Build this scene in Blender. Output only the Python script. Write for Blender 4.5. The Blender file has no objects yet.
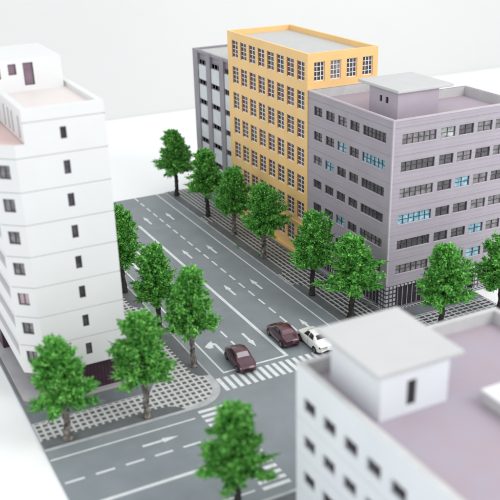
import bpy, math, random
import numpy as np
from mathutils import Vector, Matrix
random.seed(7)
SC = bpy.context.scene
COL = SC.collection
PI = math.pi

# ------------------------------------------------------------------ materials
def mat(name, col, rough=0.6, var=0.0, vscale=1.0, col2=None, bump=0.0, bscale=20.0, spec=0.4, metal=0.0,
        siding=0.0, coat=0.0):
    m = bpy.data.materials.new(name); m.use_nodes = True
    nt = m.node_tree; b = nt.nodes['Principled BSDF']
    b.inputs['Roughness'].default_value = rough
    b.inputs['Metallic'].default_value = metal
    b.inputs['Specular IOR Level'].default_value = spec
    b.inputs['Coat Weight'].default_value = coat
    tc = nt.nodes.new('ShaderNodeTexCoord')
    if var > 0 or col2 is not None:
        n = nt.nodes.new('ShaderNodeTexNoise'); n.inputs['Scale'].default_value = vscale
        n.inputs['Detail'].default_value = 5; n.inputs['Roughness'].default_value = 0.6
        nt.links.new(tc.outputs['Object'], n.inputs['Vector'])
        r = nt.nodes.new('ShaderNodeValToRGB')
        c2 = col2 if col2 is not None else tuple(c * (1 - var) for c in col)
        r.color_ramp.elements[0].position = 0.36; r.color_ramp.elements[1].position = 0.64
        r.color_ramp.elements[0].color = (*c2, 1); r.color_ramp.elements[1].color = (*col, 1)
        nt.links.new(n.outputs['Fac'], r.inputs['Fac'])
        nt.links.new(r.outputs['Color'], b.inputs['Base Color'])
    else:
        b.inputs['Base Color'].default_value = (*col, 1)
    prev = None
    if bump > 0:
        n = nt.nodes.new('ShaderNodeTexNoise'); n.inputs['Scale'].default_value = bscale
        n.inputs['Detail'].default_value = 4
        nt.links.new(tc.outputs['Object'], n.inputs['Vector'])
        bp = nt.nodes.new('ShaderNodeBump'); bp.inputs['Strength'].default_value = bump
        bp.inputs['Distance'].default_value = 0.02
        nt.links.new(n.outputs['Fac'], bp.inputs['Height']); prev = bp
    if siding > 0:
        s = nt.nodes.new('ShaderNodeSeparateXYZ'); nt.links.new(tc.outputs['Object'], s.inputs[0])
        mu = nt.nodes.new('ShaderNodeMath'); mu.operation = 'DIVIDE'; mu.inputs[1].default_value = siding
        fr = nt.nodes.new('ShaderNodeMath'); fr.operation = 'FRACT'
        gt = nt.nodes.new('ShaderNodeMath'); gt.operation = 'GREATER_THAN'; gt.inputs[1].default_value = 0.16
        nt.links.new(s.outputs['Z'], mu.inputs[0]); nt.links.new(mu.outputs[0], fr.inputs[0]); nt.links.new(fr.outputs[0], gt.inputs[0])
        bp = nt.nodes.new('ShaderNodeBump'); bp.inputs['Strength'].default_value = 0.9; bp.inputs['Distance'].default_value = 0.05
        nt.links.new(gt.outputs[0], bp.inputs['Height'])
        if prev: nt.links.new(prev.outputs[0], bp.inputs['Normal'])
        prev = bp
    if prev: nt.links.new(prev.outputs[0], b.inputs['Normal'])
    return m

def mat_grid(name, px, py, wx, wy, light, dark, ox=0.0, oy=0.0, soft=0.04, vertical=False):
    """printed paving: light lattice with dark rectangular cells"""
    m = bpy.data.materials.new(name); m.use_nodes = True
    nt = m.node_tree; b = nt.nodes['Principled BSDF']; b.inputs['Roughness'].default_value = 0.55
    tc = nt.nodes.new('ShaderNodeTexCoord')
    s = nt.nodes.new('ShaderNodeSeparateXYZ'); nt.links.new(tc.outputs['Object'], s.inputs[0])
    def ax(out, p, w, o):
        a = nt.nodes.new('ShaderNodeMath'); a.operation = 'ADD'; a.inputs[1].default_value = 1000 * p - o
        d = nt.nodes.new('ShaderNodeMath'); d.operation = 'DIVIDE'; d.inputs[1].default_value = p
        f = nt.nodes.new('ShaderNodeMath'); f.operation = 'FRACT'
        c = nt.nodes.new('ShaderNodeMath'); c.operation = 'SUBTRACT'; c.inputs[1].default_value = 0.5
        ab = nt.nodes.new('ShaderNodeMath'); ab.operation = 'ABSOLUTE'
        mr = nt.nodes.new('ShaderNodeMapRange'); h = (1 - w / p) / 2
        mr.inputs['From Min'].default_value = h - soft; mr.inputs['From Max'].default_value = h + soft
        nt.links.new(out, a.inputs[0]); nt.links.new(a.outputs[0], d.inputs[0]); nt.links.new(d.outputs[0], f.inputs[0])
        nt.links.new(f.outputs[0], c.inputs[0]); nt.links.new(c.outputs[0], ab.inputs[0]); nt.links.new(ab.outputs[0], mr.inputs['Value'])
        return mr.outputs[0]
    if vertical:
        sm = nt.nodes.new('ShaderNodeMath'); sm.operation = 'ADD'
        nt.links.new(s.outputs['X'], sm.inputs[0]); nt.links.new(s.outputs['Y'], sm.inputs[1])
        A = ax(sm.outputs[0], px, wx, ox); B = ax(s.outputs['Z'], py, wy, oy)
    else:
        A = ax(s.outputs['X'], px, wx, ox); B = ax(s.outputs['Y'], py, wy, oy)
    mx = nt.nodes.new('ShaderNodeMath'); mx.operation = 'MAXIMUM'
    nt.links.new(A, mx.inputs[0]); nt.links.new(B, mx.inputs[1])
    n = nt.nodes.new('ShaderNodeTexNoise'); n.inputs['Scale'].default_value = 1.3; n.inputs['Detail'].default_value = 6
    nt.links.new(tc.outputs['Object'], n.inputs['Vector'])
    mix = nt.nodes.new('ShaderNodeMix'); mix.data_type = 'RGBA'
    mix.inputs['A'].default_value = (*dark, 1); mix.inputs['B'].default_value = (*light, 1)
    nt.links.new(mx.outputs[0], mix.inputs['Factor'])
    hs = nt.nodes.new('ShaderNodeHueSaturation')
    mr = nt.nodes.new('ShaderNodeMapRange'); mr.inputs['To Min'].default_value = 0.8; mr.inputs['To Max'].default_value = 1.15
    nt.links.new(n.outputs['Fac'], mr.inputs['Value']); nt.links.new(mr.outputs[0], hs.inputs['Value'])
    nt.links.new(mix.outputs['Result'], hs.inputs['Color']); nt.links.new(hs.outputs[0], b.inputs['Base Color'])
    return m

def mat_leaf():
    m = bpy.data.materials.new('leaf'); m.use_nodes = True
    nt = m.node_tree; b = nt.nodes['Principled BSDF']; b.inputs['Roughness'].default_value = 0.6
    b.inputs['Specular IOR Level'].default_value = 0.3
    g = nt.nodes.new('ShaderNodeNewGeometry')
    r = nt.nodes.new('ShaderNodeValToRGB')
    e = r.color_ramp.elements
    e[0].position = 0.0; e[0].color = (0.022, 0.12, 0.022, 1)
    e[1].position = 1.0; e[1].color = (0.52, 0.88, 0.32, 1)
    for p, c in ((0.22, (0.045, 0.22, 0.035, 1)), (0.5, (0.125, 0.45, 0.07, 1)), (0.78, (0.28, 0.68, 0.15, 1))):
        x = e.new(p); x.color = c
    tc = nt.nodes.new('ShaderNodeTexCoord')
    n = nt.nodes.new('ShaderNodeTexNoise'); n.inputs['Scale'].default_value = 2.6; n.inputs['Detail'].default_value = 2
    nt.links.new(tc.outputs['Object'], n.inputs['Vector'])
    mr = nt.nodes.new('ShaderNodeMapRange'); mr.inputs['From Min'].default_value = 0.3; mr.inputs['From Max'].default_value = 0.7
    mr.inputs['To Min'].default_value = -0.02; mr.inputs['To Max'].default_value = 0.62
    nt.links.new(n.outputs['Fac'], mr.inputs['Value'])
    a = nt.nodes.new('ShaderNodeMath'); a.operation = 'ADD'
    rm = nt.nodes.new('ShaderNodeMath'); rm.operation = 'MULTIPLY'; rm.inputs[1].default_value = 0.42
    nt.links.new(g.outputs['Random Per Island'], rm.inputs[0])
    nt.links.new(rm.outputs[0], a.inputs[0]); nt.links.new(mr.outputs[0], a.inputs[1])
    nt.links.new(a.outputs[0], r.inputs['Fac']); nt.links.new(r.outputs[0], b.inputs['Base Color'])
    return m

M = dict(
    table=mat('table_white', (0.96, 0.96, 0.96), 0.5, 0.03, 0.05),
    backdrop=mat('backdrop_paper', (0.75, 0.75, 0.742), 0.8, 0.03, 0.02),
    asphalt=mat('asphalt', (0.255, 0.284, 0.305), 0.5, 0.13, 0.35, bump=0.4, bscale=14),
    lot=mat('lot_asphalt', (0.19, 0.21, 0.23), 0.55, 0.16, 0.7, bump=0.25, bscale=9),
    planter=mat('planter_grey', (0.15, 0.16, 0.17), 0.6, 0.2, 0.9, bump=0.3, bscale=8),
    kerb=mat('kerb_white', (0.54, 0.55, 0.555), 0.5, 0.22, 1.2),
    board=mat('board_edge', (0.40, 0.41, 0.42), 0.6, 0.1, 1.0),
    paint=mat('road_paint', (0.80, 0.82, 0.83), 0.45, 0.14, 2.5),
    tile_left=mat_grid('tile_paving_left', 0.52, 0.61, 0.20, 0.24, (0.62, 0.62, 0.61), (0.115, 0.12, 0.125), ox=0.12, oy=0.0),
    tile_right=mat_grid('tile_paving_right', 0.49, 0.86, 0.18, 0.08, (0.56, 0.56, 0.56), (0.055, 0.058, 0.062), ox=0.30),
    tile_front=mat_grid('tile_paving_front', 0.66, 0.50, 0.15, 0.19, (0.56, 0.56, 0.56), (0.06, 0.063, 0.067), oy=0.25),
    tile_base=mat_grid('tile_row', 0.40, 0.30, 0.12, 0.10, (0.60, 0.60, 0.60), (0.07, 0.07, 0.075), ox=0.1, oy=0.05),
    tile_wall=mat_grid('tile_wall', 0.42, 0.42, 0.15, 0.15, (0.07, 0.068, 0.075), (0.52, 0.50, 0.53), vertical=True),
    white=mat('white_plastic', (0.78, 0.778, 0.78), 0.42, 0.03, 0.25, bump=0.08, bscale=3),
    white_cool=mat('cool_white_plastic', (0.76, 0.79, 0.82), 0.42, 0.04, 0.3, bump=0.08, bscale=3),
    white_slab=mat('slab_grey_white', (0.56, 0.56, 0.56), 0.45, 0.04, 0.4, bump=0.1, bscale=3),
    inner=mat('parapet_grey', (0.60, 0.595, 0.59), 0.5, 0.12, 0.8),
    mauve=mat('mauve_plastic', (0.418, 0.376, 0.43), 0.48, 0.07, 0.45, siding=0.405, bump=0.1, bscale=4),
    mauve_plain=mat('mauve_plain', (0.44, 0.385, 0.445), 0.48, 0.08, 0.5, bump=0.1, bscale=4),
    mauve_rim=mat('mauve_rim', (0.56, 0.50, 0.56), 0.45, 0.1, 0.8),
    pillar=mat('pillar_mauve', (0.30, 0.275, 0.315), 0.5, 0.12, 0.7),
    orange=mat('ochre_plastic', (0.95, 0.62, 0.26), 0.45, 0.07, 0.35, bump=0.1, bscale=4),
    panel=mat('panel_white', (0.68, 0.71, 0.73), 0.5, 0.1, 0.7, bump=0.2, bscale=6),
    deck_lilac=mat('deck_lilac', (0.40, 0.325, 0.37), 0.55, 0.12, 0.5, col2=(0.39, 0.345, 0.41), bump=0.1, bscale=4),
    deck_pink=mat('deck_pink', (0.76, 0.70, 0.68), 0.55, 0.03, 0.5),
    deck_rose=mat('deck_rose', (0.78, 0.58, 0.55), 0.55, 0.05, 0.5),
    maroon_wall=mat('maroon_wall', (0.075, 0.035, 0.055), 0.45, 0.3, 1.5),
    plinth=mat('plinth_beige', (0.52, 0.47, 0.44), 0.55, 0.1, 1.0),
    paving=mat('pale_paving', (0.50, 0.49, 0.51), 0.5, 0.12, 0.6),
    glass=mat('window_grey', (0.12, 0.115, 0.125), 0.25, 0.0, 1.6, col2=(0.045, 0.042, 0.048), spec=0.6),
    glass_pale=mat('window_curtained', (0.33, 0.31, 0.32), 0.3, 0.0, 1.8, col2=(0.12, 0.115, 0.12), spec=0.5),  # paler mottled grey panes, as with curtains behind
    glass_blue=mat('window_blue', (0.42, 0.72, 0.85), 0.2, 0.0, 2.2, col2=(0.10, 0.25, 0.34), spec=0.6),
    glass_white=mat('window_white', (0.62, 0.66, 0.64), 0.3, 0.0, 2.0, col2=(0.22, 0.23, 0.22), spec=0.5),
    glass_brown=mat('window_brown', (0.20, 0.13, 0.13), 0.3, 0.0, 1.6, col2=(0.05, 0.03, 0.035), spec=0.5),
    glass_dark=mat('window_dark', (0.045, 0.038, 0.043), 0.3, 0.3, 1.5, spec=0.5),
    glass_pink=mat('window_pink', (0.60, 0.47, 0.50), 0.3, 0.2, 2.0),
    glass_violet=mat('door_violet', (0.25, 0.17, 0.22), 0.4, 0.2, 1.5),
    frame_grey=mat('frame_grey', (0.085, 0.08, 0.09), 0.5),
    frame_white=mat('frame_white', (0.82, 0.80, 0.80), 0.45),
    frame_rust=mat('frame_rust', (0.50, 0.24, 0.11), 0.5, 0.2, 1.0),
    slot=mat('balcony_grey', (0.34, 0.34, 0.36), 0.6, 0.15, 0.8),
    bark=mat('bark', (0.055, 0.045, 0.042), 0.75, 0.0, 3.0, col2=(0.02, 0.017, 0.016), bump=0.6, bscale=12),
    bark_pale=mat('bark_pale', (0.36, 0.32, 0.29), 0.7, 0.0, 3.2, col2=(0.035, 0.03, 0.028), bump=0.6, bscale=12),
    leaf=mat_leaf(),
    car_maroon=mat('maroon_paint', (0.068, 0.010, 0.026), 0.24, 0.0, spec=0.6, coat=0.6),
    car_white=mat('white_paint', (0.86, 0.85, 0.82), 0.3, 0.0, spec=0.5, coat=0.4),
    car_glass=mat('car_glass', (0.018, 0.014, 0.018), 0.12, spec=0.7),
    car_glass_m=mat('car_glass_maroon_sheen', (0.17, 0.085, 0.105), 0.1, spec=0.8),  # maroon glass, colour lightened to pinkish to paint in a reflection
    car_glass_glare=mat('car_windscreen_glare', (0.36, 0.32, 0.34), 0.12, spec=0.9, coat=0.5),  # pale tone paints the bright reflection on the windscreen
    tyre=mat('tyre', (0.012, 0.012, 0.013), 0.6),
    rim=mat('rim', (0.16, 0.14, 0.15), 0.35, metal=0.3),
    lamp=mat('lamp_clear', (0.50, 0.47, 0.46), 0.2, spec=0.7),
    tail=mat('lamp_red', (0.10, 0.012, 0.015), 0.25, spec=0.6),
)

# ------------------------------------------------------------------ helpers
def tag(o, label=None, cat=None, group=None, kind=None):
    if label: o['label'] = label
    if cat: o['category'] = cat
    if group: o['group'] = group
    if kind: o['kind'] = kind
    return o

def empty(name, loc, rz=0.0):
    o = bpy.data.objects.new(name, None); COL.objects.link(o)
    o.location = loc; o.rotation_euler = (0, 0, rz); o.empty_display_size = 1.0
    return o

class MB:
    def __init__(s): s.v = []; s.f = []; s.o = Vector((0, 0, 0))
    def quad(s, a, b, c, d):
        n = len(s.v); s.v += [tuple(a), tuple(b), tuple(c), tuple(d)]; s.f.append((n, n+1, n+2, n+3))
    def box(s, x0, x1, y0, y1, z0, z1):
        s.prism([(x0, y0), (x1, y0), (x1, y1), (x0, y1)], z0, z1)
    def prism(s, poly, z0, z1):
        n = len(s.v); k = len(poly)
        s.v += [(x, y, z0) for x, y in poly] + [(x, y, z1) for x, y in poly]
        s.f.append(tuple(n + i for i in reversed(range(k)))); s.f.append(tuple(n + k + i for i in range(k)))
        for i in range(k):
            j = (i + 1) % k; s.f.append((n+i, n+j, n+k+j, n+k+i))
    def sheet(s, poly, z):
        n = len(s.v); s.v += [(x, y, z) for x, y in poly]; s.f.append(tuple(range(n, n+len(poly))))
    def obox(s, c, ex, ey, ez):
        """oriented box: centre, three half-extent vectors"""
        c = Vector(c); n = len(s.v)
        for a in (-1, 1):
            for b in (-1, 1):
                for d in (-1, 1): s.v.append(tuple(c + ex*a + ey*b + ez*d))
        for q in ((0,1,3,2),(4,6,7,5),(0,4,5,1),(2,3,7,6),(0,2,6,4),(1,5,7,3)): s.f.append(tuple(n+i for i in q))
    def tube(s, pts, rad, k=7):
        n0 = len(s.v); pts = [Vector(p) for p in pts]
        for i, p in enumerate(pts):
            d = (pts[min(i+1, len(pts)-1)] - pts[max(i-1, 0)]).normalized()
            a = d.orthogonal().normalized() if abs(d.z) < 0.9 else Vector((1, 0, 0))
            a = (a - d * a.dot(d)).normalized(); b = d.cross(a)
            for j in range(k):
                t = 2*PI*j/k; s.v.append(tuple(p + (a*math.cos(t) + b*math.sin(t)) * rad[i]))
        for i in range(len(pts)-1):
            for j in range(k):
                j2 = (j+1) % k; s.f.append((n0+i*k+j, n0+i*k+j2, n0+(i+1)*k+j2, n0+(i+1)*k+j))
        s.f.append(tuple(n0+(len(pts)-1)*k+j for j in range(k))); s.f.append(tuple(n0+j for j in reversed(range(k))))
    def build(s, name, m, parent=None, bevel=0.0, smooth=False):
        off = Vector((0, 0, 0)); p = parent
        while p is not None: off += p.location; p = p.parent
        me = bpy.data.meshes.new(name)
        me.from_pydata([tuple(Vector(q) - off) for q in s.v], [], s.f); me.update()
        if smooth:
            me.polygons.foreach_set('use_smooth', [True]*len(me.polygons))
        me.materials.append(m)
        o = bpy.data.objects.new(name, me); COL.objects.link(o)
        if parent: o.parent = parent
        if bevel > 0:
            bv = o.modifiers.new('bevel', 'BEVEL'); bv.width = bevel; bv.segments = 2; bv.limit_method = 'ANGLE'
        return o

def inset(poly, t):
    n = len(poly); out = []
    for i in range(n):
        a, b, c = Vector(poly[i-1]), Vector(poly[i]), Vector(poly[(i+1) % n])
        d1 = (b-a).normalized(); d2 = (c-b).normalized()
        n1 = Vector((-d1.y, d1.x)); n2 = Vector((-d2.y, d2.x))
        k = n1 + n2; k = k / max(1e-6, 1 + n1.dot(n2))
        out.append(tuple(b + k * t))
    return out

def facade(mb, p0, p1, z0, z1, holes, depth=0.22):
    """wall sheet from p0 to p1 (outside on the right hand), real openings with reveals"""
    p0 = Vector((*p0, 0)); p1 = Vector((*p1, 0)); L = (p1-p0).length; d = (p1-p0).normalized(); nn = Vector((d.y, -d.x, 0))
    P = lambda u, v, w=0.0: p0 + d*u - nn*w + Vector((0, 0, v))
    us = sorted(set([0, L] + [h[0] for h in holes] + [h[1] for h in holes])); us = [u for u in us if 0 <= u <= L]
    vs = sorted(set([z0, z1] + [h[2] for h in holes] + [h[3] for h in holes])); vs = [v for v in vs if z0 <= v <= z1]
    for j in range(len(vs)-1):
        vc = (vs[j]+vs[j+1])/2; run = None
        for i in range(len(us)-1):
            uc = (us[i]+us[i+1])/2
            hit = any(h[0] < uc < h[1] and h[2] < vc < h[3] for h in holes)
            if not hit:
                mb.quad(P(us[i], vs[j]), P(us[i+1], vs[j]), P(us[i+1], vs[j+1]), P(us[i], vs[j+1]))
    for h in holes:
        u0, u1, v0, v1 = h[:4]; w = h[4] if len(h) > 4 else depth
        mb.quad(P(u0, v0), P(u1, v0), P(u1, v0, w), P(u0, v0, w))
        mb.quad(P(u0, v1), P(u0, v1, w), P(u1, v1, w), P(u1, v1))
        mb.quad(P(u0, v0), P(u0, v0, w), P(u0, v1, w), P(u0, v1))
        mb.quad(P(u1, v0), P(u1, v1), P(u1, v1, w), P(u1, v0, w))
        if len(h) > 5 and h[5]:
            mb.quad(P(u0, v0, w), P(u1, v0, w), P(u1, v1, w), P(u0, v1, w))

def groove(L, z, h=0.05, w=0.05): return (0.0, L, z-h/2, z+h/2, w, True)

def window(parent, p0, p1, h, cols, rows, fm, gm, depth=0.2, bar=0.05, name='window', label=None, rail=0.0, sill=None):
    u0, u1, v0, v1 = h[:4]
    p0 = Vector((*p0, 0)); p1 = Vector((*p1, 0)); d = (p1-p0).normalized(); nn = Vector((d.y, -d.x, 0)); up = Vector((0, 0, 1))
    fr = MB()
    def bar_(ua, ub, va, vb, t=0.03, w=depth-0.045):
        c = p0 + d*((ua+ub)/2) - nn*w + up*((va+vb)/2)
        fr.obox(c, d*((ub-ua)/2), nn*t, up*((vb-va)/2))
    b = bar
    bar_(u0, u0+b, v0, v1); bar_(u1-b, u1, v0, v1); bar_(u0+b, u1-b, v0, v0+b); bar_(u0+b, u1-b, v1-b, v1)
    for i in range(1, cols):
        u = u0 + (u1-u0)*i/cols; bar_(u-b*.45, u+b*.45, v0+b, v1-b, 0.026)
    for j in range(1, rows):
        v = v0 + (v1-v0)*j/rows; bar_(u0+b, u1-b, v-b*.4, v+b*.4, 0.022)
    if rail: bar_(u0+b, u1-b, v0+b, v0+b+rail, 0.024)
    w = fr.build(name, fm, parent)
    if label: w['label'] = label
    pn = MB(); c = p0 + d*((u0+u1)/2) - nn*(depth+0.02) + up*((v0+v1)/2)
    pn.obox(c, d*((u1-u0)/2), nn*0.02, up*((v1-v0)/2))
    pn.build('pane', gm, w)
    if sill:  # pale sill strip, its colour paints the highlight along the lower reveal
        sl = MB(); c = p0 + d*((u0+u1)/2) - nn*(depth*.5-.035) + up*(v0+.03)
        sl.obox(c, d*((u1-u0)/2-.004), nn*(depth*.5-.0), up*.028); sl.build('sill', sill, w)
    return w

def ring(mb, poly, t, z0, z1):
    """parapet: flat top ring and inner faces down to the deck"""
    q = inset(poly, t); n = len(poly)
    for i in range(n):
        j = (i+1) % n
        mb.quad((*poly[i], z1), (*poly[j], z1), (*q[j], z1), (*q[i], z1))
        mb.quad((*q[i], z0), (*q[i], z1), (*q[j], z1), (*q[j], z0))
    return q

# ------------------------------------------------------------------ setting: table, backdrop, printed road board
def struct(name, mb, m, **k):
    o = mb.build(name, m, None, **k); o['kind'] = 'structure'; return o
b = MB(); b.box(-260, 330, -80, 143.9, -0.6, -0.15); struct('table_top', b, M['table'])
b = MB(); b.box(-260, 420, 144.0, 146, -20, 120); struct('backdrop_wall', b, M['backdrop'])
b = MB(); b.prism([(9.4, 12), (53.0, 12), (53.0, 58.95), (57.6, 58.95), (57.6, 102), (9.4, 102)], -0.15, 0.0)
struct('road', b, M['asphalt'], bevel=0.02)

def arc(cx, cy, r, a0, a1, n=14):
    return [(cx + r*math.cos(math.radians(a0+(a1-a0)*i/n)), cy + r*math.sin(math.radians(a0+(a1-a0)*i/n))) for i in range(n+1)]
KH = 0.09
left_block = [(9.42, 52.55)] + arc(21.3, 55.35, 2.8, -90, 0) + [(24.1, 101.98), (9.42, 101.98)]
right_block = arc(41.1, 55.4, 2.85, 180, 270) + [(52.98, 52.55), (52.98, 58.9), (57.58, 58.9), (57.58, 101.98), (38.25, 101.98)]
south_block = [(9.42, 12.02), (52.98, 12.02), (52.98, 40.4), (9.42, 40.4)]
b = MB(); b.prism(left_block, 0.001, KH); b.prism(right_block, 0.001, KH); b.prism(south_block, 0.001, KH)
struct('kerb', b, M['kerb'], bevel=0.02)
z1, z2 = KH+0.006, KH+0.012
b = MB(); b.sheet([(9.42, 52.85), (20.4, 52.9)] + arc(21.1, 55.4, 2.35, -75, 0) + [(23.6, 56.4), (23.96, 56.9), (23.97, 101.9), (20.2, 101.9), (20.2, 58.3), (18.9, 56.35), (9.42, 56.35)], z1)
b.sheet([(9.42, 36.6), (52.9, 36.6), (52.9, 40.1), (9.42, 40.1)], z1)
struct('pavement', b, M['tile_left'])
b = MB(); b.sheet([(38.38, 55.4)] + [(39.4, 55.4), (42.35, 55.4), (42.35, 101.9), (38.38, 101.9)], z1); struct('pavement', b, M['tile_right'])
b = MB(); b.sheet([(42.35, 52.8), (52.9, 52.8), (52.9, 56.95), (42.35, 56.95)], z1); b.sheet(arc(41.1, 55.4, 2.6, 180, 270)[0:] + [(42.35, 52.8), (42.35, 55.4)], z1)
struct('pavement', b, M['tile_front'])
b = MB(); b.sheet([(42.62, 58.85), (43.2, 58.85), (43.2, 73.4), (42.62, 73.4)], z2); b.sheet([(43.2, 58.85), (55.3, 58.85), (55.3, 59.25), (43.2, 59.25)], z2)
struct('pavement', b, M['tile_base'])
b = MB()
b.sheet([(9.42, 56.48), (18.8, 56.48), (20.08, 58.35), (20.08, 101.9), (9.42, 101.9)], z1)
b.sheet([(42.35, 57.1), (52.9, 57.1), (52.9, 58.84), (42.35, 58.84)], z1); b.sheet([(42.36, 58.86), (57.5, 58.86), (57.5, 101.9), (42.36, 101.9)], KH+0.003)
struct('forecourt', b, M['lot'])
b = MB()
b.sheet([(9.42, 52.8), (20.25, 52.8)] + [(20.0, 53.25), (19.6, 53.62), (19.1, 53.82), (18.6, 53.88), (9.42, 53.88)], z2)
def strip(x0, x1, y0, y1, flip):
    r = abs(x1-x0)
    if flip: return [(x0, y0+1.0), (x0+.15*r, y0+.45), (x0+.5*r, y0+.12), (x1, y0), (x1, y1), (x0+.5*r, y1-.12), (x0+.15*r, y1-.45), (x0, y1-1.0)]
    return [(x0, y0), (x0+.5*r, y0+.12), (x0+.85*r, y0+.45), (x1, y0+1.0), (x1, y1-1.0), (x0+.85*r, y1-.45), (x0+.5*r, y1-.12), (x0, y1)]
b.sheet(strip(22.85, 23.95, 56.6, 66.9, True), z2); b.sheet(strip(22.85, 23.95, 71.1, 101.8, True), z2)
b.sheet(strip(38.39, 39.35, 57.0, 68.6, False), z2); b.sheet(strip(38.39, 39.35, 71.5, 89.0, False), z2); b.sheet(strip(38.39, 39.35, 91.0, 101.8, False), z2)
b.sheet([(42.5, 52.8), (52.9, 52.8), (52.9, 53.75), (43.2, 53.75), (42.7, 53.4)], z2)
b.sheet([(9.42, 39.1), (52.9, 39.1), (52.9, 40.1), (9.42, 40.1)], z2)
struct('planting_strip', b, M['planter'])

# markings
zm = 0.008
def rect(b, x0, x1, y0, y1, z=zm): b.sheet([(x0, y0), (x1, y0), (x1, y1), (x0, y1)], z)
b = MB()
rect(b, 30.93, 31.25, 56.62, 92.2); rect(b, 37.02, 37.18, 56.4, 101.9); rect(b, 25.12, 25.28, 56.62, 101.9)
rect(b, 9.45, 20.45, 51.32, 51.48); rect(b, 9.45, 20.45, 45.25, 45.55); rect(b, 9.45, 20.45, 41.5, 41.65)
rect(b, 38.6, 52.9, 51.32, 51.48); rect(b, 38.6, 52.9, 45.25, 45.55)
for k in range(21):
    yc = 101.2 - 2.146*k
    if yc > 58.5:
        ln = 0.68
        rect(b, 34.02, 34.21, yc-ln, min(yc+ln, 101.9)); rect(b, 28.0, 28.19, yc-ln, min(yc+ln, 101.9))
for k in range(5): rect(b, 18.9-2.146*k-.68, 18.9-2.146*k+.68, 48.3, 48.5)
struct('lane_marking', b, M['paint'])
b = MB(); rect(b, 25.12, 31.25, 56.38, 56.6); struct('stop_line', b, M['paint'])
b = MB()
for k in range(21): rect(b, 24.19+0.635*k, 24.19+0.635*k+0.35, 53.82, 55.86)
for k in range(17): rect(b, 20.97, 23.03, 51.82-0.66*k, 51.82-0.66*k+0.36)
struct('crosswalk_marking', b, M['paint'])
b = MB()
def arrow(b, x, y0, y1, up=True, horiz=False):
    w, hw, hl = 0.12, 0.28, 1.25
    s = 1 if up else -1; tip = y1 if up else y0; tail = y0 if up else y1
    pts1 = [(x-w, tail), (x+w, tail), (x+w, tip-s*hl), (x-w, tip-s*hl)]
    pts2 = [(x-hw, tip-s*hl), (x+hw, tip-s*hl), (x, tip)]
    for p in (pts1, pts2):
        if not up: p.reverse()
        if horiz: p = [(q, r) for (r, q) in p][::-1]
        b.sheet(p, zm)
for (x, y) in ((32.6, 93.4), (35.5, 93.5), (32.6, 81.4), (35.5, 81.4), (32.6, 70.8), (35.5, 70.8), (35.4, 60.6), (32.6, 60.6)):
    arrow(b, x, y-1.4, y+1.4, True)
for (x, y) in ((29.6, 60.55), (29.6, 70.8), (26.6, 81.0), (29.6, 81.0), (26.6, 93.5), (29.6, 93.5)):
    arrow(b, x, y-1.4, y+1.4, False)
arrow(b, 49.9, 15.7, 18.5, True, True)
b.sheet([(26.5, 59.2), (26.76, 59.2), (26.78, 61.3), (26.52, 61.1)], zm); b.sheet([(26.52, 61.1), (26.78, 61.3), (26.45, 61.62), (26.25, 61.3)], zm+.004)
b.sheet([(26.25, 60.7), (26.6, 61.95), (26.2, 61.75), (25.62, 61.2), (25.85, 60.75)], zm+.008)
struct('arrow_marking', b, M['paint'])

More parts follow.
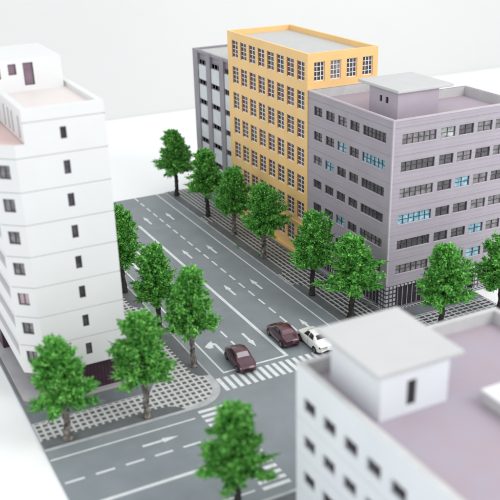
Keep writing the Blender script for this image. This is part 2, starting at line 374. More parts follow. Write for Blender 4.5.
# ------------------------------------------------------------------ building 1: white, left
def white_building():
    R = empty('apartment_building', (14, 66, 0)); tag(R, 'tall white building with a chamfered corner, small dark windows and a maroon ground floor', 'building')
    A, B = (11.5, 58.5), (10.05, 59.72)
    poly = [A, (17.95, 58.5), (17.95, 75), (10.05, 75), B]
    fl = [2.73 + 2.395*k for k in range(9)]          # floor lines
    zt = 20.42
    w = MB()
    # front
    H = [groove(6.45, z, .07, .09) for z in fl[1:8]]
    wins = []
    for k in range(8):
        z = fl[k]+0.86
        if z+1 > zt and k == 7: pass
        wins.append((14.68-11.5, 15.16-11.5, z, z+0.98, 0.2))
    wf = [h for h in wins if h[3] < zt]
    facade(w, A, (17.95, 58.5), 2.73, zt, H+wf)
    for h in wf: window(R, A, (17.95, 58.5), h, 1, 1, M['frame_grey'], M['glass'], 0.16, 0.045)
    facade(w, (17.95, 58.5), (17.95, 75), 2.73, zt, []); facade(w, (17.95, 75), (10.05, 75), 2.73, zt, [])
    # left side with balcony slots
    L = 75-59.72; S = []
    for k in range(7):
        z = fl[k]; S.append((0.5, L-0.55, z+1.15, z+2.15, 1.1, False))
    facade(w, (10.05, 75), B, 2.73, zt, S + [groove(L, z, .07, .09) for z in fl[1:7]])
    # chamfer
    Lc = (Vector(A)-Vector(B)).length; C = [groove(Lc, z, .07, .09) for z in fl[1:8]]; cw = []
    for k in range(7): cw.append((0.42, 1.32, fl[k]+0.95, fl[k]+1.93, 0.22))
    facade(w, B, A, 2.73, zt, C+cw)
    for i, h in enumerate(cw):
        window(R, B, A, h, 2, 1, M['frame_grey'], M['glass_pink'] if i == 2 else M['glass_pale'], 0.2, 0.05,
               label='pink tinted window on the chamfered corner' if i == 2 else None)
    # underside
    w.sheet(list(reversed(poly)), 2.73)
    wo = w.build('wall', M['white'], R)
    bb = MB()
    for k in range(7):
        z = fl[k]; bb.box(11.14, 11.2, 60.3, 74.4, z+1.14, z+2.16)
    bb.build('balcony_recess', M['slot'], R)
    # low corner deck
    d = MB(); q = inset(poly, 0.12); d.sheet(q, zt-0.05); d.build('balcony_deck', M['deck_rose'], R)
    t = MB(); ring(t, poly, 0.12, zt-0.05, zt); t.build('balcony_rim', M['white'], R)
    # upper storey
    up = [(12.2, 58.5), (17.95, 58.5), (17.95, 75), (12.2, 75)]; zr = 22.74
    u = MB()
    h = (14.7-12.2, 15.15-12.2, 20.46, 21.3, 0.2)
    facade(u, up[0], up[1], zt, zr, [groove(5.75, 21.86, .07, .09), h]); window(R, up[0], up[1], h, 1, 1, M['frame_grey'], M['glass_dark'], 0.16, 0.045)
    facade(u, up[1], up[2], zt, zr, []); facade(u, up[2], up[3], zt, zr, [])
    Lu = 16.5; sl = []
    for yc in (59.6, 61.5, 62.6, 63.9): sl.append((75-yc-0.15, 75-yc+0.15, 20.6, 22.15, 0.25))
    sl.append((75-69.6, 75-65.6, 20.9, 22.2, 0.8, False))
    facade(u, up[3], up[0], zt, zr, sl)
    for s_ in sl[:4]: window(R, up[3], up[0], s_, 1, 1, M['frame_grey'], M['glass_dark'], 0.1, 0.03, name='slit_window')
    window(R, up[3], up[0], (sl[4][0], sl[4][1], 20.9, 22.2), 3, 1, M['frame_grey'], M['glass'], 0.78, 0.06)
    ring(u, up, 0.45, 22.38, zr)
    u.build('upper_wall', M['white'], R)
    d = MB(); d.sheet(inset(up, 0.45), 22.39); d.build('roof_deck', M['deck_pink'], R)
    # penthouse
    p = MB(); pq = [(9.6, 66.05), (17.3, 66.05), (17.3, 72.5), (9.6, 72.5)]; zp = 24.72
    ph = [(14.42-9.6, 15.18-9.6, 22.78, 24.42, 0.2), (13.33-9.6, 13.92-9.6, 23.62, 24.4, 0.2), (12.0-9.6, 12.75-9.6, 23.4, 24.4, 0.2)]
    facade(p, pq[0], pq[1], 22.39, zp, ph); facade(p, pq[1], pq[2], 22.39, zp, []); facade(p, pq[2], pq[3], 22.39, zp, []); facade(p, pq[3], pq[0], 20.42, zp, [])
    p.quad((9.6, 66.05, 20.42), (12.2, 66.05, 20.42), (12.2, 66.05, 22.39), (9.6, 66.05, 22.39))
    p.sheet(pq, zp)
    po = p.build('penthouse', M['white'], R)
    window(po, pq[0], pq[1], ph[0], 1, 1, M['frame_grey'], M['glass_violet'], 0.16, 0.03, name='door')
    window(po, pq[0], pq[1], ph[1], 1, 1, M['frame_grey'], M['glass_violet'], 0.16, 0.03)
    window(po, pq[0], pq[1], ph[2], 1, 1, M['frame_grey'], M['glass_dark'], 0.16, 0.03)
    # ground floor and plinth
    g = MB(); gp = [(12.6, 58.92), (17.93, 58.92), (17.93, 74.9), (10.25, 74.9), (10.25, 69.2), (12.6, 69.2)]
    g.prism(gp, 0.26, 2.73)
    for i in range(19): g.box(12.7+0.28*i, 12.76+0.28*i, 58.88, 58.94, 0.3, 2.7)
    g.build('ground_floor', M['maroon_wall'], R)
    g = MB(); g.prism([(9.69, 59.95), (11.2, 58.38), (18.15, 58.38), (18.15, 75.2), (9.69, 75.2)], KH+0.002, 0.25)
    g.build('plinth', M['plinth'], R, bevel=0.02)
    g = MB(); g.prism([(9.74, 60.0), (11.24, 58.44), (18.1, 58.44), (18.1, 75.1), (9.74, 75.1)], 0.245, 0.26); g.build('paving', M['paving'], R)
white_building()

# ------------------------------------------------------------------ building 2: mauve office
def penthouse(R, x0, x1, y0, y1, z0, z1, slab, mw, ms, rim, side_wins=(), door=None):
    """small stair house with an overhanging flat slab"""
    p = MB(); q = [(x0, y0), (x1, y0), (x1, y1), (x0, y1)]
    fh = [door] if door else []
    facade(p, q[0], q[1], z0, z1, [(h[0], h[1], h[2], h[3], 0.2) for h in fh])
    facade(p, q[1], q[2], z0, z1, []); facade(p, q[2], q[3], z0, z1, [])
    facade(p, q[3], q[0], z0, z1, [(h[0], h[1], h[2], h[3], 0.2) for h in side_wins])
    po = p.build('penthouse', mw, R)
    for h in fh: window(po, q[0], q[1], h, 1, 1, M['frame_grey'], M['glass_dark'], 0.16, 0.03, name='door')
    for h in side_wins: window(po, q[3], q[0], h, 1, 1, M['frame_grey'], M['glass_dark'], 0.16, 0.03)
    s = MB(); s.box(*slab, z1, z1+0.26); s.build('roof_slab', ms, po, bevel=0.05)
    return po

def mauve_building():
    R = empty('office_building', (50, 66, 0)); tag(R, 'mauve grey office building with rows of recessed windows, some of them blue', 'building')
    poly = [(43.0, 59.2), (56.9, 59.2), (56.9, 66.95), (51.3, 66.95), (51.3, 73.38), (43.0, 73.38)]
    zt, zd = 17.84, 17.0
    tops = [16.55, 14.13, 11.72, 9.28, 6.86, 4.45]
    gz = [2.6+2.425*k for k in range(7)]; gz[0] = 2.64
    w = MB(); z0 = 2.5
    # front
    p0, p1 = (43.0, 59.2), (56.9, 59.2); L = 13.9
    fx = [(43.95, 47.56), (48.05, 49.62), (50.04, 51.68), (52.1, 53.78), (54.16, 55.8)]
    blue_f = {(2, 2): 'glass_blue', (3, 0): 'glass_blue', (4, 3): 'glass_blue', (5, 3): 'glass_blue', (0, 1): 'glass_white'}
    H = [groove(L, z, 0.05, 0.03) for z in gz[1:]]; W = []
    for r, t in enumerate(tops):
        for c, (a, b_) in enumerate(fx):
            if r == 5 and c in (1, 2): pass
            W.append((a-43.0, b_-43.0, t-0.95, t, 0.21, r, c))
    facade(w, p0, p1, z0, zt, H + [h[:5] for h in W])
    for h in W:
        r, c = h[5], h[6]; g = blue_f.get((r, c)) or random.choice(['glass', 'glass_pale', 'glass_pale'])
        window(R, p0, p1, h, 6 if c == 0 else 2, 2, M['frame_grey'], M[g], 0.17, 0.05, sill=M['mauve_rim'], label='blue window' if g == 'glass_blue' else None)
    # left
    q0, q1 = (43.0, 73.38), (43.0, 59.2); L2 = 14.18
    fy = [(72.3, 70.75), (70.1, 68.55), (67.97, 66.42), (65.9, 64.35), (63.8, 60.22)]
    blue_l = {(1, 2): 'glass_blue', (1, 4): 'glass_blue', (2, 1): 'glass_blue', (4, 2): 'glass_blue'}
    H = [groove(L2, z, 0.05, 0.03) for z in gz[1:]]; W = []
    for r, t in enumerate(tops):
        for c, (a, b_) in enumerate(fy): W.append((73.38-a, 73.38-b_, t-0.93, t, 0.21, r, c))
    facade(w, q0, q1, z0, zt, H + [h[:5] for h in W])
    for h in W:
        r, c = h[5], h[6]; g = blue_l.get((r, c)) or random.choice(['glass', 'glass', 'glass', 'glass_pale'])
        window(R, q0, q1, h, 6 if c == 4 else 2, 2, M['frame_grey'], M[g], 0.17, 0.05, sill=M['mauve_rim'], label='blue window' if g == 'glass_blue' else None)
    for i in (1, 2, 3, 4): facade(w, poly[i], poly[(i+1) % 6], z0, zt, [])
    w.sheet(list(reversed(poly)), z0)
    w.build('wall', M['mauve'], R)
    # corner strip
    c = MB(); c.box(42.975, 43.13, 59.175, 59.22, 2.7, zt-0.1); c.box(42.975, 43.02, 59.22, 59.33, 2.7, zt-0.1); c.build('corner_trim', M['mauve_rim'], R)
    rm = MB(); ring(rm, poly, 0.28, zd, zt+0.005); rm.build('parapet', M['inner'], R)
    d = MB(); d.sheet(inset(poly, 0.28), zd+0.002); d.build('roof_deck', M['deck_lilac'], R)
    k = MB()   # thin light cap on the parapet edge
    o2 = inset(poly, -0.04); i2 = inset(poly, 0.2)
    for i in range(6):
        j = (i+1) % 6; n = len(k.v)
        for (p, zz) in ((o2[i], zt-.1), (o2[j], zt-.1), (o2[j], zt+.03), (o2[i], zt+.03)): k.v.append((*p, zz))
        for (p, zz) in ((i2[i], zt+.03), (i2[j], zt+.03)): k.v.append((*p, zz))
        k.f += [(n, n+1, n+2, n+3), (n+3, n+2, n+5, n+4)]
    k.build('parapet_cap', M['mauve_rim'], R)
    # ground floor: tiled piers, dark shopfront glass with mullions
    core = MB(); core.box(43.35, 56.6, 59.55, 72.9, KH+.01, 2.5); core.build('shopfront_glass', M['glass_dark'], R)
    t = MB()
    for (a, b_) in ((43.0, 44.1), (47.45, 48.2), (53.3, 54.0), (56.0, 56.9)): t.box(a, b_, 59.2, 59.7, KH+.01, 2.5)
    t.box(44.1, 47.45, 59.2, 59.5, 2.25, 2.5); t.box(48.2, 53.3, 59.2, 59.5, 2.25, 2.5); t.box(54.0, 56.0, 59.2, 59.5, 2.25, 2.5)
    for (a, b_) in ((59.72, 60.4), (63.6, 64.3), (68.0, 68.7), (72.6, 73.3)): t.box(43.0, 43.4, a, b_, KH+.01, 2.5)
    for (a, b_) in ((60.4, 63.6), (64.3, 68.0), (68.7, 72.6)): t.box(43.0, 43.34, a, b_, 2.25, 2.5)
    t.build('tiled_pier', M['tile_wall'], R)
    for i in range(22):
        x = 44.5 + 0.55*i
        m_ = MB(); m_.box(x, x+0.06, 59.46, 59.56, KH+.01, 2.25); m_.build('mullion', M['mauve_plain'], R)
    for i in range(22):
        y = 60.6 + 0.55*i
        m_ = MB(); m_.box(43.26, 43.36, y, y+0.06, KH+.01, 2.25); m_.build('mullion', M['mauve_plain'], R)
    e = MB(); e.box(49.6, 51.9, 59.3, 59.56, KH+.01, 2.1); e.build('door_panel', M['mauve_plain'], R)
    e = MB(); e.box(54.05, 55.9, 59.3, 59.54, KH+.01, 2.1); e.build('door_panel', M['mauve_plain'], R)
    penthouse(R, 44.65, 49.0, 61.05, 65.4, zd, 19.62, (44.42, 50.35, 60.75, 67.0), M['mauve_plain'], M['white_slab'], None,
              side_wins=((65.4-63.8, 65.4-63.42, 18.45, 19.0), (65.4-62.9, 65.4-62.45, 18.45, 19.0)))
mauve_building()

# ------------------------------------------------------------------ building 3: ochre
def ochre_building():
    R = empty('apartment_building', (47, 80, 0)); tag(R, 'ochre yellow building with columns of tall white-barred windows', 'building')
    q = [(42.9, 73.42), (51.0, 73.42), (51.0, 91.2), (42.9, 91.2)]; zt = 21.25
    w = MB(); LF = 17.78
    H = []; tops = [20.4, 17.56, 14.7, 11.84, 8.98, 6.12, 3.2]
    for r, t in enumerate(tops):
        for c in range(8):
            a = 90.0 - 2.085*c
            H.append((91.2-a-.06, 91.2-a+1.42, t-1.86, t+.02, 0.26))
    facade(w, q[3], q[0], 0.1, zt, H)
    for h in H:
        wn = window(R, q[3], q[0], h, 2, 4, M['frame_white'], random.choice([M['glass'], M['glass_brown'], M['glass_brown']]), 0.14, 0.08)
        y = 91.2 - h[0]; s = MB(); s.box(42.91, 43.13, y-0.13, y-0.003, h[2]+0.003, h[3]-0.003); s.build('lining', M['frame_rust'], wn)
    Hf = []
    for t in (20.4,):
        for a in (43.65, 45.5, 47.35, 49.2): Hf.append((a-42.9, a-42.9+1.22, t-1.85, t, 0.34))
    facade(w, q[0], q[1], 0.1, zt, Hf)
    for h in Hf: window(R, q[0], q[1], h, 3, 4, M['frame_white'], random.choice([M['glass_pale'], M['glass']]), 0.24, 0.085)
    facade(w, q[1], q[2], 0.1, zt, []); facade(w, q[2], q[3], 0.1, zt, [])
    ring(w, q, 0.3, zt-0.6, zt)
    w.build('wall', M['orange'], R)
    d = MB(); d.sheet(inset(q, 0.3), zt-0.55); d.build('roof_deck', M['white_slab'], R)
    b = MB(); b.box(42.62, 42.9, 73.45, 91.18, KH+.01, 0.42); b.build('plinth', M['orange'], R, bevel=0.02)
    b = MB(); b.box(42.8, 42.9, 73.45, 91.18, 3.55, 3.75); b.build('string_course', M['orange'], R, bevel=0.02)
ochre_building()

# ------------------------------------------------------------------ building 4: far grey
def far_building():
    R = empty('office_building', (47, 96, 0)); tag(R, 'far grey building of white panels between dark mauve pillars', 'building')
    q = [(43.1, 91.25), (51.0, 91.25), (51.0, 101.6), (43.1, 101.6)]; zt = 17.9
    cols = [(100.15, 97.75), (96.55, 94.05), (92.85, 91.3)]
    core = MB(); core.box(43.3, 50.9, 91.3, 101.55, KH+.01, zt-0.3); core.build('wall', M['pillar'], R)
    p = MB()
    for (a, b_) in ((101.6, 100.15), (97.75, 96.55), (94.05, 92.85)): p.box(43.0, 43.4, b_, a, KH+.01, zt)
    p.box(43.05, 43.4, 91.25, 101.55, zt-0.32, zt-0.01); p.box(43.4, 51, 101.2, 101.6, KH+.01, zt)
    p.box(43.06, 43.5, 91.26, 101.5, KH+.02, 1.4)
    p.build('pillar', M['pillar'], R, bevel=0.02)
    rows = [16.2 - 2.4*k for k in range(6)]
    for (a, b_) in cols:
        for z in rows:
            n = MB(); n.box(43.12, 43.32, b_+0.02, a-0.02, z-1.72, z); n.build('panel', M['panel'], R, bevel=0.02)
            window(R, (43.3, 101.6), (43.3, 91.25), (101.6-a+.02, 101.6-b_-.02, z+0.02, z+0.66), 3, 1, M['pillar'], M['glass_pale'], 0.0, 0.06)
    d = MB(); d.box(43.4, 50.98, 91.3, 101.2, zt-0.3, zt-0.2); d.build('roof_deck', M['white_slab'], R)
far_building()

# ------------------------------------------------------------------ building 5: near white roof
def near_building():
    R = empty('apartment_building', (27, 26, 0)); tag(R, 'near white building seen from above with a lilac roof deck and low parapet', 'building')
    q = [(20.12, 14.0), (33.85, 14.0), (33.85, 35.5), (20.12, 35.5)]; zt, zd = 12.8, 12.0
    w = MB(); p0, p1 = q[3], q[0]; H = []
    for k in range(5):
        t = 11.08 - 2.4*k
        for c in range(10):
            y = 34.68 - 2.02*c
            if y > 16: H.append((35.5-y, 35.5-y+1.22, t-0.82, t, 0.3))
    facade(w, p0, p1, KH+.01, zt, H + [groove(21.5, 9.55+.0-2.4*k, 0.05, 0.04) for k in range(3)])
    for h in H: window(R, p0, p1, h, 2, 1, M['frame_grey'], M['glass_dark'] if random.random() < .5 else M['glass'], 0.24, 0.05)
    Hb = [(33.85-x-1.2, 33.85-x, 11.08-2.4*k-0.82, 11.08-2.4*k, 0.3) for k in range(5) for x in (21.5, 24.5, 27.5, 30.5)]
    facade(w, q[2], q[3], KH+.01, zt, Hb)
    for h in Hb: window(R, q[2], q[3], h, 2, 1, M['frame_grey'], M['glass'], 0.24, 0.05)
    facade(w, q[0], q[1], KH+.01, zt, []); facade(w, q[1], q[2], KH+.01, zt, [])
    w.build('wall', M['white_cool'], R)
    r = MB(); ring(r, q, 0.36, zd, zt+.001); r.build('parapet', M['inner'], R)
    d = MB(); d.sheet(inset(q, 0.36), zd+.002); d.build('roof_deck', M['deck_lilac'], R)
    penthouse(R, 21.42, 25.56, 29.52, 34.1, zd, 14.5, (21.12, 26.38, 29.42, 35.2), M['white_cool'], M['white_slab'], None,
              door=(23.0-21.42, 23.57-21.42, 12.45, 13.9))
    h = MB(); h.box(26.98, 29.6, 25.0, 28.5, zd, 12.62)
    ho = h.build('roof_hatch', M['inner'], R, bevel=0.04)
    l = MB(); l.box(26.9, 29.7, 24.9, 28.58, 12.62, 12.8); l.build('hatch_lid', M['white'], ho, bevel=0.05)
near_building()

# ------------------------------------------------------------------ trees
def tree_meshes(seed, H=8.6, W=5.2, cb=2.5, lean=0.0):
    """wire-and-foam model tree: twisted trunk, radiating twigs, leaf tufts along them"""
    rnd = np.random.RandomState(seed)
    T = MB(); hb = cb + 0.4
    sway = [rnd.uniform(-.12, .12, 2) for _ in range(6)]
    def axis(z):
        k = min(z/H*5, 4.99); i = int(k); f = k-i
        s = sway[i]*(1-f) + sway[i+1]*f if z > 0.2 else sway[0]
        return Vector((s[0]*min(1, z/2), s[1]*min(1, z/2), z))
    zs = [0, .12, .3, .6, 1.2, 1.9, 2.6, 3.6, 5.0, H*.8, H*.93]
    rs = [.33, .36, .31, .22, .19, .20, .22, .20, .15, .08, .03]
    T.tube([axis(z) for z in zs], rs, 9)
    for s in range(3):    # strands twisting round the stem
        pts = []; 
        for i in range(13):
            z = 0.1 + i*0.26; a = s*2.1 + i*0.42 + rnd.uniform(-.15, .15); r = 0.19 + rnd.uniform(-.03, .05)
            pts.append(axis(z) + Vector((math.cos(a)*r, math.sin(a)*r, 0)))
        T.tube(pts, [0.10]*3 + [0.075]*10, 5)
    LV = []; 
    def leaf(p, d, ln, wd):
        """pointed folded blade"""
        d = d.normalized(); a = Vector(rnd.normal(size=3)); a = (a - d*a.dot(d)).normalized()
        n = d.cross(a)
        LV.append((p - a*wd*.15, p + d*ln*.45 + a*wd + n*wd*.25, p + d*ln, p + d*ln*.5 - a*wd + n*wd*.25))
    nb = 92
    fu = [0, .08, .2, .38, .55, .72, .86, .95, 1.0]; fv = [.72, 1.0, 1.02, .88, .76, .64, .48, .30, .12]
    lump = [(rnd.uniform(0, 2*PI), rnd.uniform(.05, .85), rnd.uniform(-.34, .26)) for _ in range(20)]
    for i in range(nb):
        t = (i+.5)/nb
        u = t**1.12
        z = cb + (H*0.95 - cb) * u
        a = i*2.39996 + rnd.uniform(-.4, .4)
        R = W/2 * float(np.interp(u, fu, fv)) * rnd.uniform(.58, 1.16)
        for la, lu, lm in lump:      # lobes and hollows of the crown
            da = abs((a-la+PI) % (2*PI) - PI); R *= 1 + lm*math.exp(-(da/.55)**2 - ((u-lu)/.13)**2)
        rise = rnd.uniform(-.30, .05) + .95*u
        out = Vector((math.cos(a), math.sin(a), rise)).normalized()
        p0 = axis(max(cb-.1, z - .25*R)); tip = axis(z) + out*R
        mid = p0.lerp(tip, .5) + Vector((0, 0, rnd.uniform(.0, .15)))
        dirn = (tip-mid).normalized()
        stick = tip + dirn*rnd.uniform(.15, .85)*(1.2-u)
        T.tube([p0, mid, tip, stick], [.05, .036, .042, .02], 4)
        m = int(12 + R*17)
        for k in range(m):                       # short tufts of foam packed along the twig
            f = (.20 + .80*((k+rnd.rand())/m)**.8)
            c = (p0.lerp(mid, f*2) if f < .5 else mid.lerp(tip, f*2-1))
            c = c + Vector(rnd.normal(size=3))*(.20 - .07*f)
            bd = (dirn*rnd.uniform(.4, 1.3) + Vector(rnd.normal(size=3))*.5 + Vector((0, 0, .25*u)))
            for q in range(6):
                d = bd + Vector(rnd.normal(size=3))*.6
                leaf(c + Vector(rnd.normal(size=3))*.06, d, rnd.uniform(.16, .34), rnd.uniform(.045, .08))
        if rnd.rand() < .9:                     # a brush of longer needles at the tip
            for q in range(22):
                d = dirn + Vector(rnd.normal(size=3))*.22
                leaf(tip - dirn*rnd.uniform(0, .3) + Vector(rnd.normal(size=3))*.05, d, rnd.uniform(.3, .75)*(1.15-.55*u), rnd.uniform(.03, .05))
    n = len(LV)
    co = np.array([[tuple(x) for x in l] for l in LV], dtype=np.float32).reshape(-1, 3)
    me = bpy.data.meshes.new('crown'); me.vertices.add(4*n); me.vertices.foreach_set('co', co.ravel())
    me.loops.add(4*n); me.loops.foreach_set('vertex_index', np.arange(4*n)); me.polygons.add(n)
    me.polygons.foreach_set('loop_start', np.arange(n)*4); me.polygons.foreach_set('loop_total', np.full(n, 4))
    me.update(calc_edges=True); me.materials.append(M['leaf'])
    tm = bpy.data.meshes.new('trunk'); tm.from_pydata(T.v, [], T.f); tm.polygons.foreach_set('use_smooth', [True]*len(tm.polygons)); tm.update()
    return me, tm

VAR = [tree_meshes(11, 8.3, 4.2, 3.55), tree_meshes(23, 8.3, 4.15, 3.5), tree_meshes(37, 8.1, 4.45, 3.3), tree_meshes(51, 8.7, 4.05, 3.4)]
def tree(x, y, v, rz, s, sw, label, pale=False):
    o = empty('broadleaf_tree', (x, y, KH), rz); o.scale = (sw, sw, s)
    tag(o, label, 'tree', 'model trees along the pavements')
    cr, tr = VAR[v]
    c = bpy.data.objects.new('crown', cr); COL.objects.link(c); c.parent = o
    t = bpy.data.objects.new('trunk', tr if not pale else PALE[v]); COL.objects.link(t); t.parent = o
    return o
PALE = []
for cr, tr in VAR:
    p = tr.copy(); tr.materials.append(M['bark']); p.materials.append(M['bark_pale']); PALE.append(p)
tree(39.15, 100.0, 1, 0.3, 1.02, 1.02, 'farthest tree of the row, standing alone against the white table at the far road end')
tree(39.4, 90.9, 0, 1.4, 0.98, 1.0, 'tree in front of the far grey building, second from the far end of its row')
tree(39.5, 83.9, 3, 2.2, 0.90, 1.02, 'pale-trunked tree before the left half of the ochre building', True)
tree(39.3, 76.3, 0, 3.6, 0.97, 1.06, 'tree before the right half of the ochre building', True)
tree(38.95, 65.6, 2, 4.4, 1.05, 0.96, 'dark-trunked tree before the far end of the mauve office building')
tree(39.6, 59.7, 1, 5.1, 0.95, 1.13, 'tree nearest the front left corner of the mauve office building')
tree(44.9, 53.5, 0, 2.8, 0.98, 1.06, 'tree in front of the wide windows of the mauve office building, beyond the near roof')
tree(51.5, 53.4, 2, 0.9, 0.97, 1.0, 'tree cut by the right edge of the photo, beyond the near lilac roof')
tree(23.35, 75.3, 3, 0.6, 1.02, 0.98, 'tree half hidden behind the right edge of the tall white building')
tree(23.35, 65.9, 2, 2.0, 1.02, 0.94, 'middle tree of the left kerb, its trunk hidden by two nearer crowns')
tree(23.45, 58.5, 1, 3.3, 1.06, 0.92, 'pale-trunked tree on the corner kerb beside the turn arrow', True)
tree(17.35, 53.2, 0, 5.3, 1.05, 1.0, 'tall tree on the corner in front of the white building maroon ground floor', True)
tree(11.3, 53.3, 3, 4.0, 0.94, 1.08, 'leftmost near tree before the chamfered corner of the white building', True)
tree(18.35, 39.75, 0, 1.0, 0.98, 0.98, 'nearest blurred tree, only its crown showing at the bottom edge by the near building')

# small green tufts fallen on the ground
def tuft(x, y, s, label, seed):
    rnd = np.random.RandomState(seed); b = MB()
    for i in range(60):
        c = Vector((x, y, KH+.05)) + Vector((*rnd.normal(size=2)*.16*s, abs(rnd.normal())*.09*s))
        d = Vector(rnd.normal(size=3)); d.z = abs(d.z); d.normalize(); a = d.orthogonal().normalized()
        l = rnd.uniform(.12, .24)*s; w_ = .05*s
        b.quad(c, c+d*l*.5+a*w_, c+d*l, c+d*l*.5-a*w_)
    o = b.build('foliage_tuft', M['leaf']); tag(o, label, 'leaf tuft', 'fallen leaf tufts')
tuft(38.15, 80.3, 0.75, 'small green tuft fallen on the kerb line between two trees', 3)
tuft(38.95, 76.9, 0.55, 'small green tuft at the foot of a pale tree trunk', 5)

# ------------------------------------------------------------------ cars
def car(loc, rz, paint, glass_front, glass_rear, glass_side, label, L=4.35, W=1.78, Ht=1.42):
    o = empty('toy_car', loc, 0.0); o.rotation_euler = (0, 0, rz)
    tag(o, label, 'car', 'cars stopped at the crosswalk')
    # stations from rear (0) to nose (1): y, half width, belt z, top z, roof half width, sill z
    st = [(0.00, .62, .66, .70, .50, .34), (0.03, .76, .80, .86, .60, .26), (0.10, .84, .88, .95, .66, .20), (0.17, .87, .90, 1.02, .66, .18),
          (0.26, .88, .91, 1.26, .60, .17), (0.34, .89, .91, 1.38, .58, .17), (0.46, .89, .90, 1.42, .58, .17), (0.56, .89, .89, 1.38, .57, .17),
          (0.64, .885, .88, 1.22, .58, .17), (0.73, .875, .86, .98, .64, .18), (0.80, .865, .83, .91, .66, .19), (0.90, .83, .76, .83, .62, .21),
          (0.97, .74, .64, .70, .52, .26), (1.00, .60, .50, .54, .42, .34)]
    ys = np.array([s[0] for s in st]); A = np.array([s[1:] for s in st])
    def par(t):
        return [np.interp(t, ys, A[:, k]) for k in range(5)]
    def smooth_par(t):
        ts = np.clip(np.array([t-.02, t-.01, t, t+.01, t+.02]), 0, 1)
        return np.mean([par(x) for x in ts], axis=0)
    def prof(t, v):
        hw, belt, top, rw, sill = smooth_par(t); hw *= W/1.78
        g = max(0.0, top-belt)
        P = np.array([(hw*.80, sill), (hw*.95, sill+.03), (hw*.995, .45), (hw, .60), (hw*.965, belt-.03), (hw*.93, belt),
                      (hw*.93*(.5)+rw*.5 + .03, belt+g*.52), (rw+.02, belt+g*.90), (rw*.86, top-.015), (rw*.45, top+.012), (0, top+.02)])
        k = np.arange(len(P)); x = v*(len(P)-1)
        xs = np.clip(np.array([x-.3, x, x+.3]), 0, len(P)-1)
        if x < .3 or x > len(P)-1.3: xs = np.array([x])
        return np.interp(xs, k, P[:, 0]).mean(), np.interp(xs, k, P[:, 1]).mean()
    def pt(t, v, side, off=0.0):
        x, z = prof(t, v)
        if off:
            x2, z2 = prof(t, min(1, v+.01)); x1, z1_ = prof(t, max(0, v-.01)); d = np.array([x2-x1, z2-z1_]); n = np.array([d[1], -d[0]])
            n = n/ (np.linalg.norm(n)+1e-9); 
            if n[0] < 0 and n[1] < 0: n = -n
            x += n[0]*off; z += abs(n[1])*off
        return (side*x, (t-.5)*L, z*Ht/1.42)
    def patch(name, t0, t1, v0, v1, sides, off, m, parent, nt=24, nv=12, join=False, slant=None):
        b = MB()
        for sd in sides:
            n0 = len(b.v)
            for i in range(nt+1):
                for j in range(nv+1):
                    v = v0+(v1-v0)*j/nv; ta, tb = t0, t1
                    if slant: ta += slant[0]*(j/nv); tb += slant[1]*(j/nv)
                    b.v.append(pt(ta+(tb-ta)*i/nt, v, sd, off))
            for i in range(nt):
                for j in range(nv):
                    a = n0+i*(nv+1)+j; q = (a, a+nv+1, a+nv+2, a+1); b.f.append(q if sd > 0 else q[::-1])
        return fin(b, name, m, parent)
    def fin(b, name, m, parent, sm=True):
        me = bpy.data.meshes.new(name); me.from_pydata([tuple(q) for q in b.v], [], b.f)
        if sm: me.polygons.foreach_set('use_smooth', [True]*len(me.polygons))
        me.update(); me.materials.append(m); ob = bpy.data.objects.new(name, me); COL.objects.link(ob); ob.parent = parent; return ob
    # body
    b = MB(); nt, nv = 70, 34
    for sd in (1, -1):
        n0 = len(b.v)
        for i in range(nt+1):
            for j in range(nv+1): b.v.append(pt(i/nt, j/nv, sd))
        for i in range(nt):
            for j in range(nv):
                a = n0+i*(nv+1)+j; q = (a, a+nv+1, a+nv+2, a+1); b.f.append(q if sd > 0 else q[::-1])
        for i0 in (0, nt):   # end caps
            c = len(b.v); b.v.append((0, (i0/nt-.5)*L, .45))
            for j in range(nv):
                a = n0+i0*(nv+1)+j; b.f.append((c, a, a+1))
    body = fin(b, 'body', paint, o)
    # under tray
    u = MB(); u.box(-.72*W/1.78, .72*W/1.78, -L*.45, L*.45, .16, .34); fin(u, 'underbody', M['tyre'], o, False)
    # glazing
    patch('side_window', .27, .44, .54, .71, (1,), .012, glass_side, o, slant=(.035, -.005)); patch('side_window', .27, .44, .54, .71, (-1,), .012, glass_side, o, slant=(.035, -.005))
    patch('side_window', .46, .645, .54, .71, (1,), .012, glass_side, o, slant=(0, -.07)); patch('side_window', .46, .645, .54, .71, (-1,), .012, glass_side, o, slant=(0, -.07))
    patch('windscreen', .60, .705, .80, 1.0, (1, -1), .012, glass_front, o, nt=12); patch('rear_window', .195, .29, .80, 1.0, (1, -1), .012, glass_rear, o, nt=12)
    # door seam lines
    for tt in (.452,):
        patch('door_seam', tt-.003, tt+.003, .14, .50, (1, -1), .006, M['tyre'], o, nt=2)
    # lamps
    for sd in (1, -1):
        patch('headlight', .945, .985, .30, .47, (sd,), .012, M['lamp'], o, nt=6); patch('tail_light', .008, .035, .32, .50, (sd,), .012, M['tail'], o, nt=6)
    g = MB(); g.box(-.34, .34, L*.488, L*.503, .36, .48); fin(g, 'grille', M['tyre'], o, False)
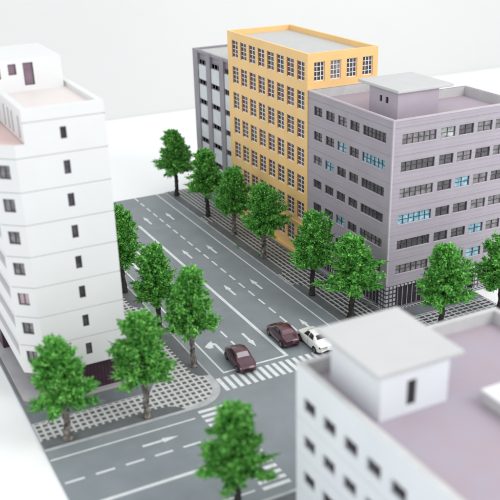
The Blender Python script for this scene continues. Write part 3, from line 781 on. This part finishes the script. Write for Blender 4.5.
    # wheels with dark arches
    for ty in (.185, .80):
        for sd in (1, -1):
            yc = (ty-.5)*L; hw = smooth_par(ty)[0]*W/1.78
            w = MB(); k = 20; n0 = 0
            for (xx, r) in ((hw-.20, .31), (hw+.0, .31), (hw+.012, .28), (hw+.012, .19)):
                for j in range(k): a = 2*PI*j/k; w.v.append((sd*xx, yc+math.cos(a)*r, .31+math.sin(a)*r))
            for q in range(3):
                for j in range(k): j2 = (j+1) % k; w.f.append((q*k+j, q*k+j2, (q+1)*k+j2, (q+1)*k+j))
            wo = fin(w, 'wheel', M['tyre'], o)
            r_ = MB(); r_.v += [(sd*(hw+.014), yc+math.cos(2*PI*j/k)*.195, .31+math.sin(2*PI*j/k)*.195) for j in range(k)]; r_.v.append((sd*(hw+.03), yc, .31))
            r_.f += [(j, (j+1) % k, k) for j in range(k)]; fin(r_, 'rim', M['rim'], wo)
            a_ = MB(); n = 16
            for (r, xo) in ((.31, .004), (.385, .006)):
                for j in range(n+1):
                    a = -0.25 + (PI+.5)*j/n; a_.v.append((sd*(hw+xo), yc+math.cos(a)*r, .30+math.sin(a)*r))
            a_.f += [(j, j+1, n+1+j+1, n+1+j) for j in range(n)]; fin(a_, 'wheel_arch', M['tyre'], o)
    return o
car((27.05, 57.1, 0.01), PI - 0.07, M['car_maroon'], M['car_glass_glare'], M['car_glass_m'], M['car_glass'], 'maroon car facing the camera with its nose over the stop line', L=3.9, W=1.66, Ht=1.45)
car((32.2, 59.2, 0.01), -0.04, M['car_maroon'], M['car_glass_m'], M['car_glass_m'], M['car_glass'], 'maroon car seen from behind, beside the white car', L=3.95, W=1.66, Ht=1.45)
car((34.2, 56.95, 0.01), -0.03, M['car_white'], M['car_glass'], M['car_glass'], M['car_glass'], 'white car seen from behind with dark windows', L=4.15, W=1.8, Ht=1.5)

# ------------------------------------------------------------------ camera
F, CX, CY = 871.943, 262.356, 306.361
pit, yaw, roll = math.radians(25.9344), math.radians(27.0808), math.radians(-1.15475)
cp, sp, cy_, sy_ = math.cos(pit), math.sin(pit), math.cos(yaw), math.sin(yaw)
fw = Vector((sy_*cp, cy_*cp, -sp)); rt = Vector((cy_, -sy_, 0)); up = rt.cross(fw)
r = rt*math.cos(roll) + up*math.sin(roll); u = -rt*math.sin(roll) + up*math.cos(roll)
cam = bpy.data.cameras.new('camera'); co = bpy.data.objects.new('camera', cam); COL.objects.link(co)
mw = Matrix(((r.x, u.x, -fw.x, 0), (r.y, u.y, -fw.y, 0), (r.z, u.z, -fw.z, 36.0), (0, 0, 0, 1)))
co.matrix_world = mw
cam.sensor_width = 36.0; cam.lens = F/500*36.0
cam.shift_x = (250-CX)/500; cam.shift_y = (CY-250)/500
cam.clip_start = 0.5; cam.clip_end = 1500
cam.dof.use_dof = True; cam.dof.focus_distance = 84.0; cam.dof.aperture_fstop = 0.100
cam.dof.aperture_blades = 0
SC.camera = co

# ------------------------------------------------------------------ light: soft white studio
wd = bpy.data.worlds.new('World'); SC.world = wd; wd.use_nodes = True
bg = wd.node_tree.nodes['Background']; bg.inputs[0].default_value = (0.95, 0.98, 1.0, 1); bg.inputs[1].default_value = 1.18
def area(loc, target, size, power, col=(1, 1, 1)):
    l = bpy.data.lights.new('softbox', 'AREA'); l.shape = 'SQUARE'; l.size = size; l.energy = power; l.color = col
    o = bpy.data.objects.new('softbox', l); COL.objects.link(o); o.location = loc
    o.rotation_euler = (Vector(target)-Vector(loc)).to_track_quat('-Z', 'Y').to_euler()
area((95, -35, 105), (32, 66, 0), 70, 88000, (1.0, 0.985, 0.96))
SC.render.engine = 'CYCLES'
SC.view_settings.view_transform = 'Standard'; SC.view_settings.look = 'None'
SC.view_settings.exposure = 0.0; SC.view_settings.gamma = 1.0
SC.render.resolution_x = 1024; SC.render.resolution_y = 1024
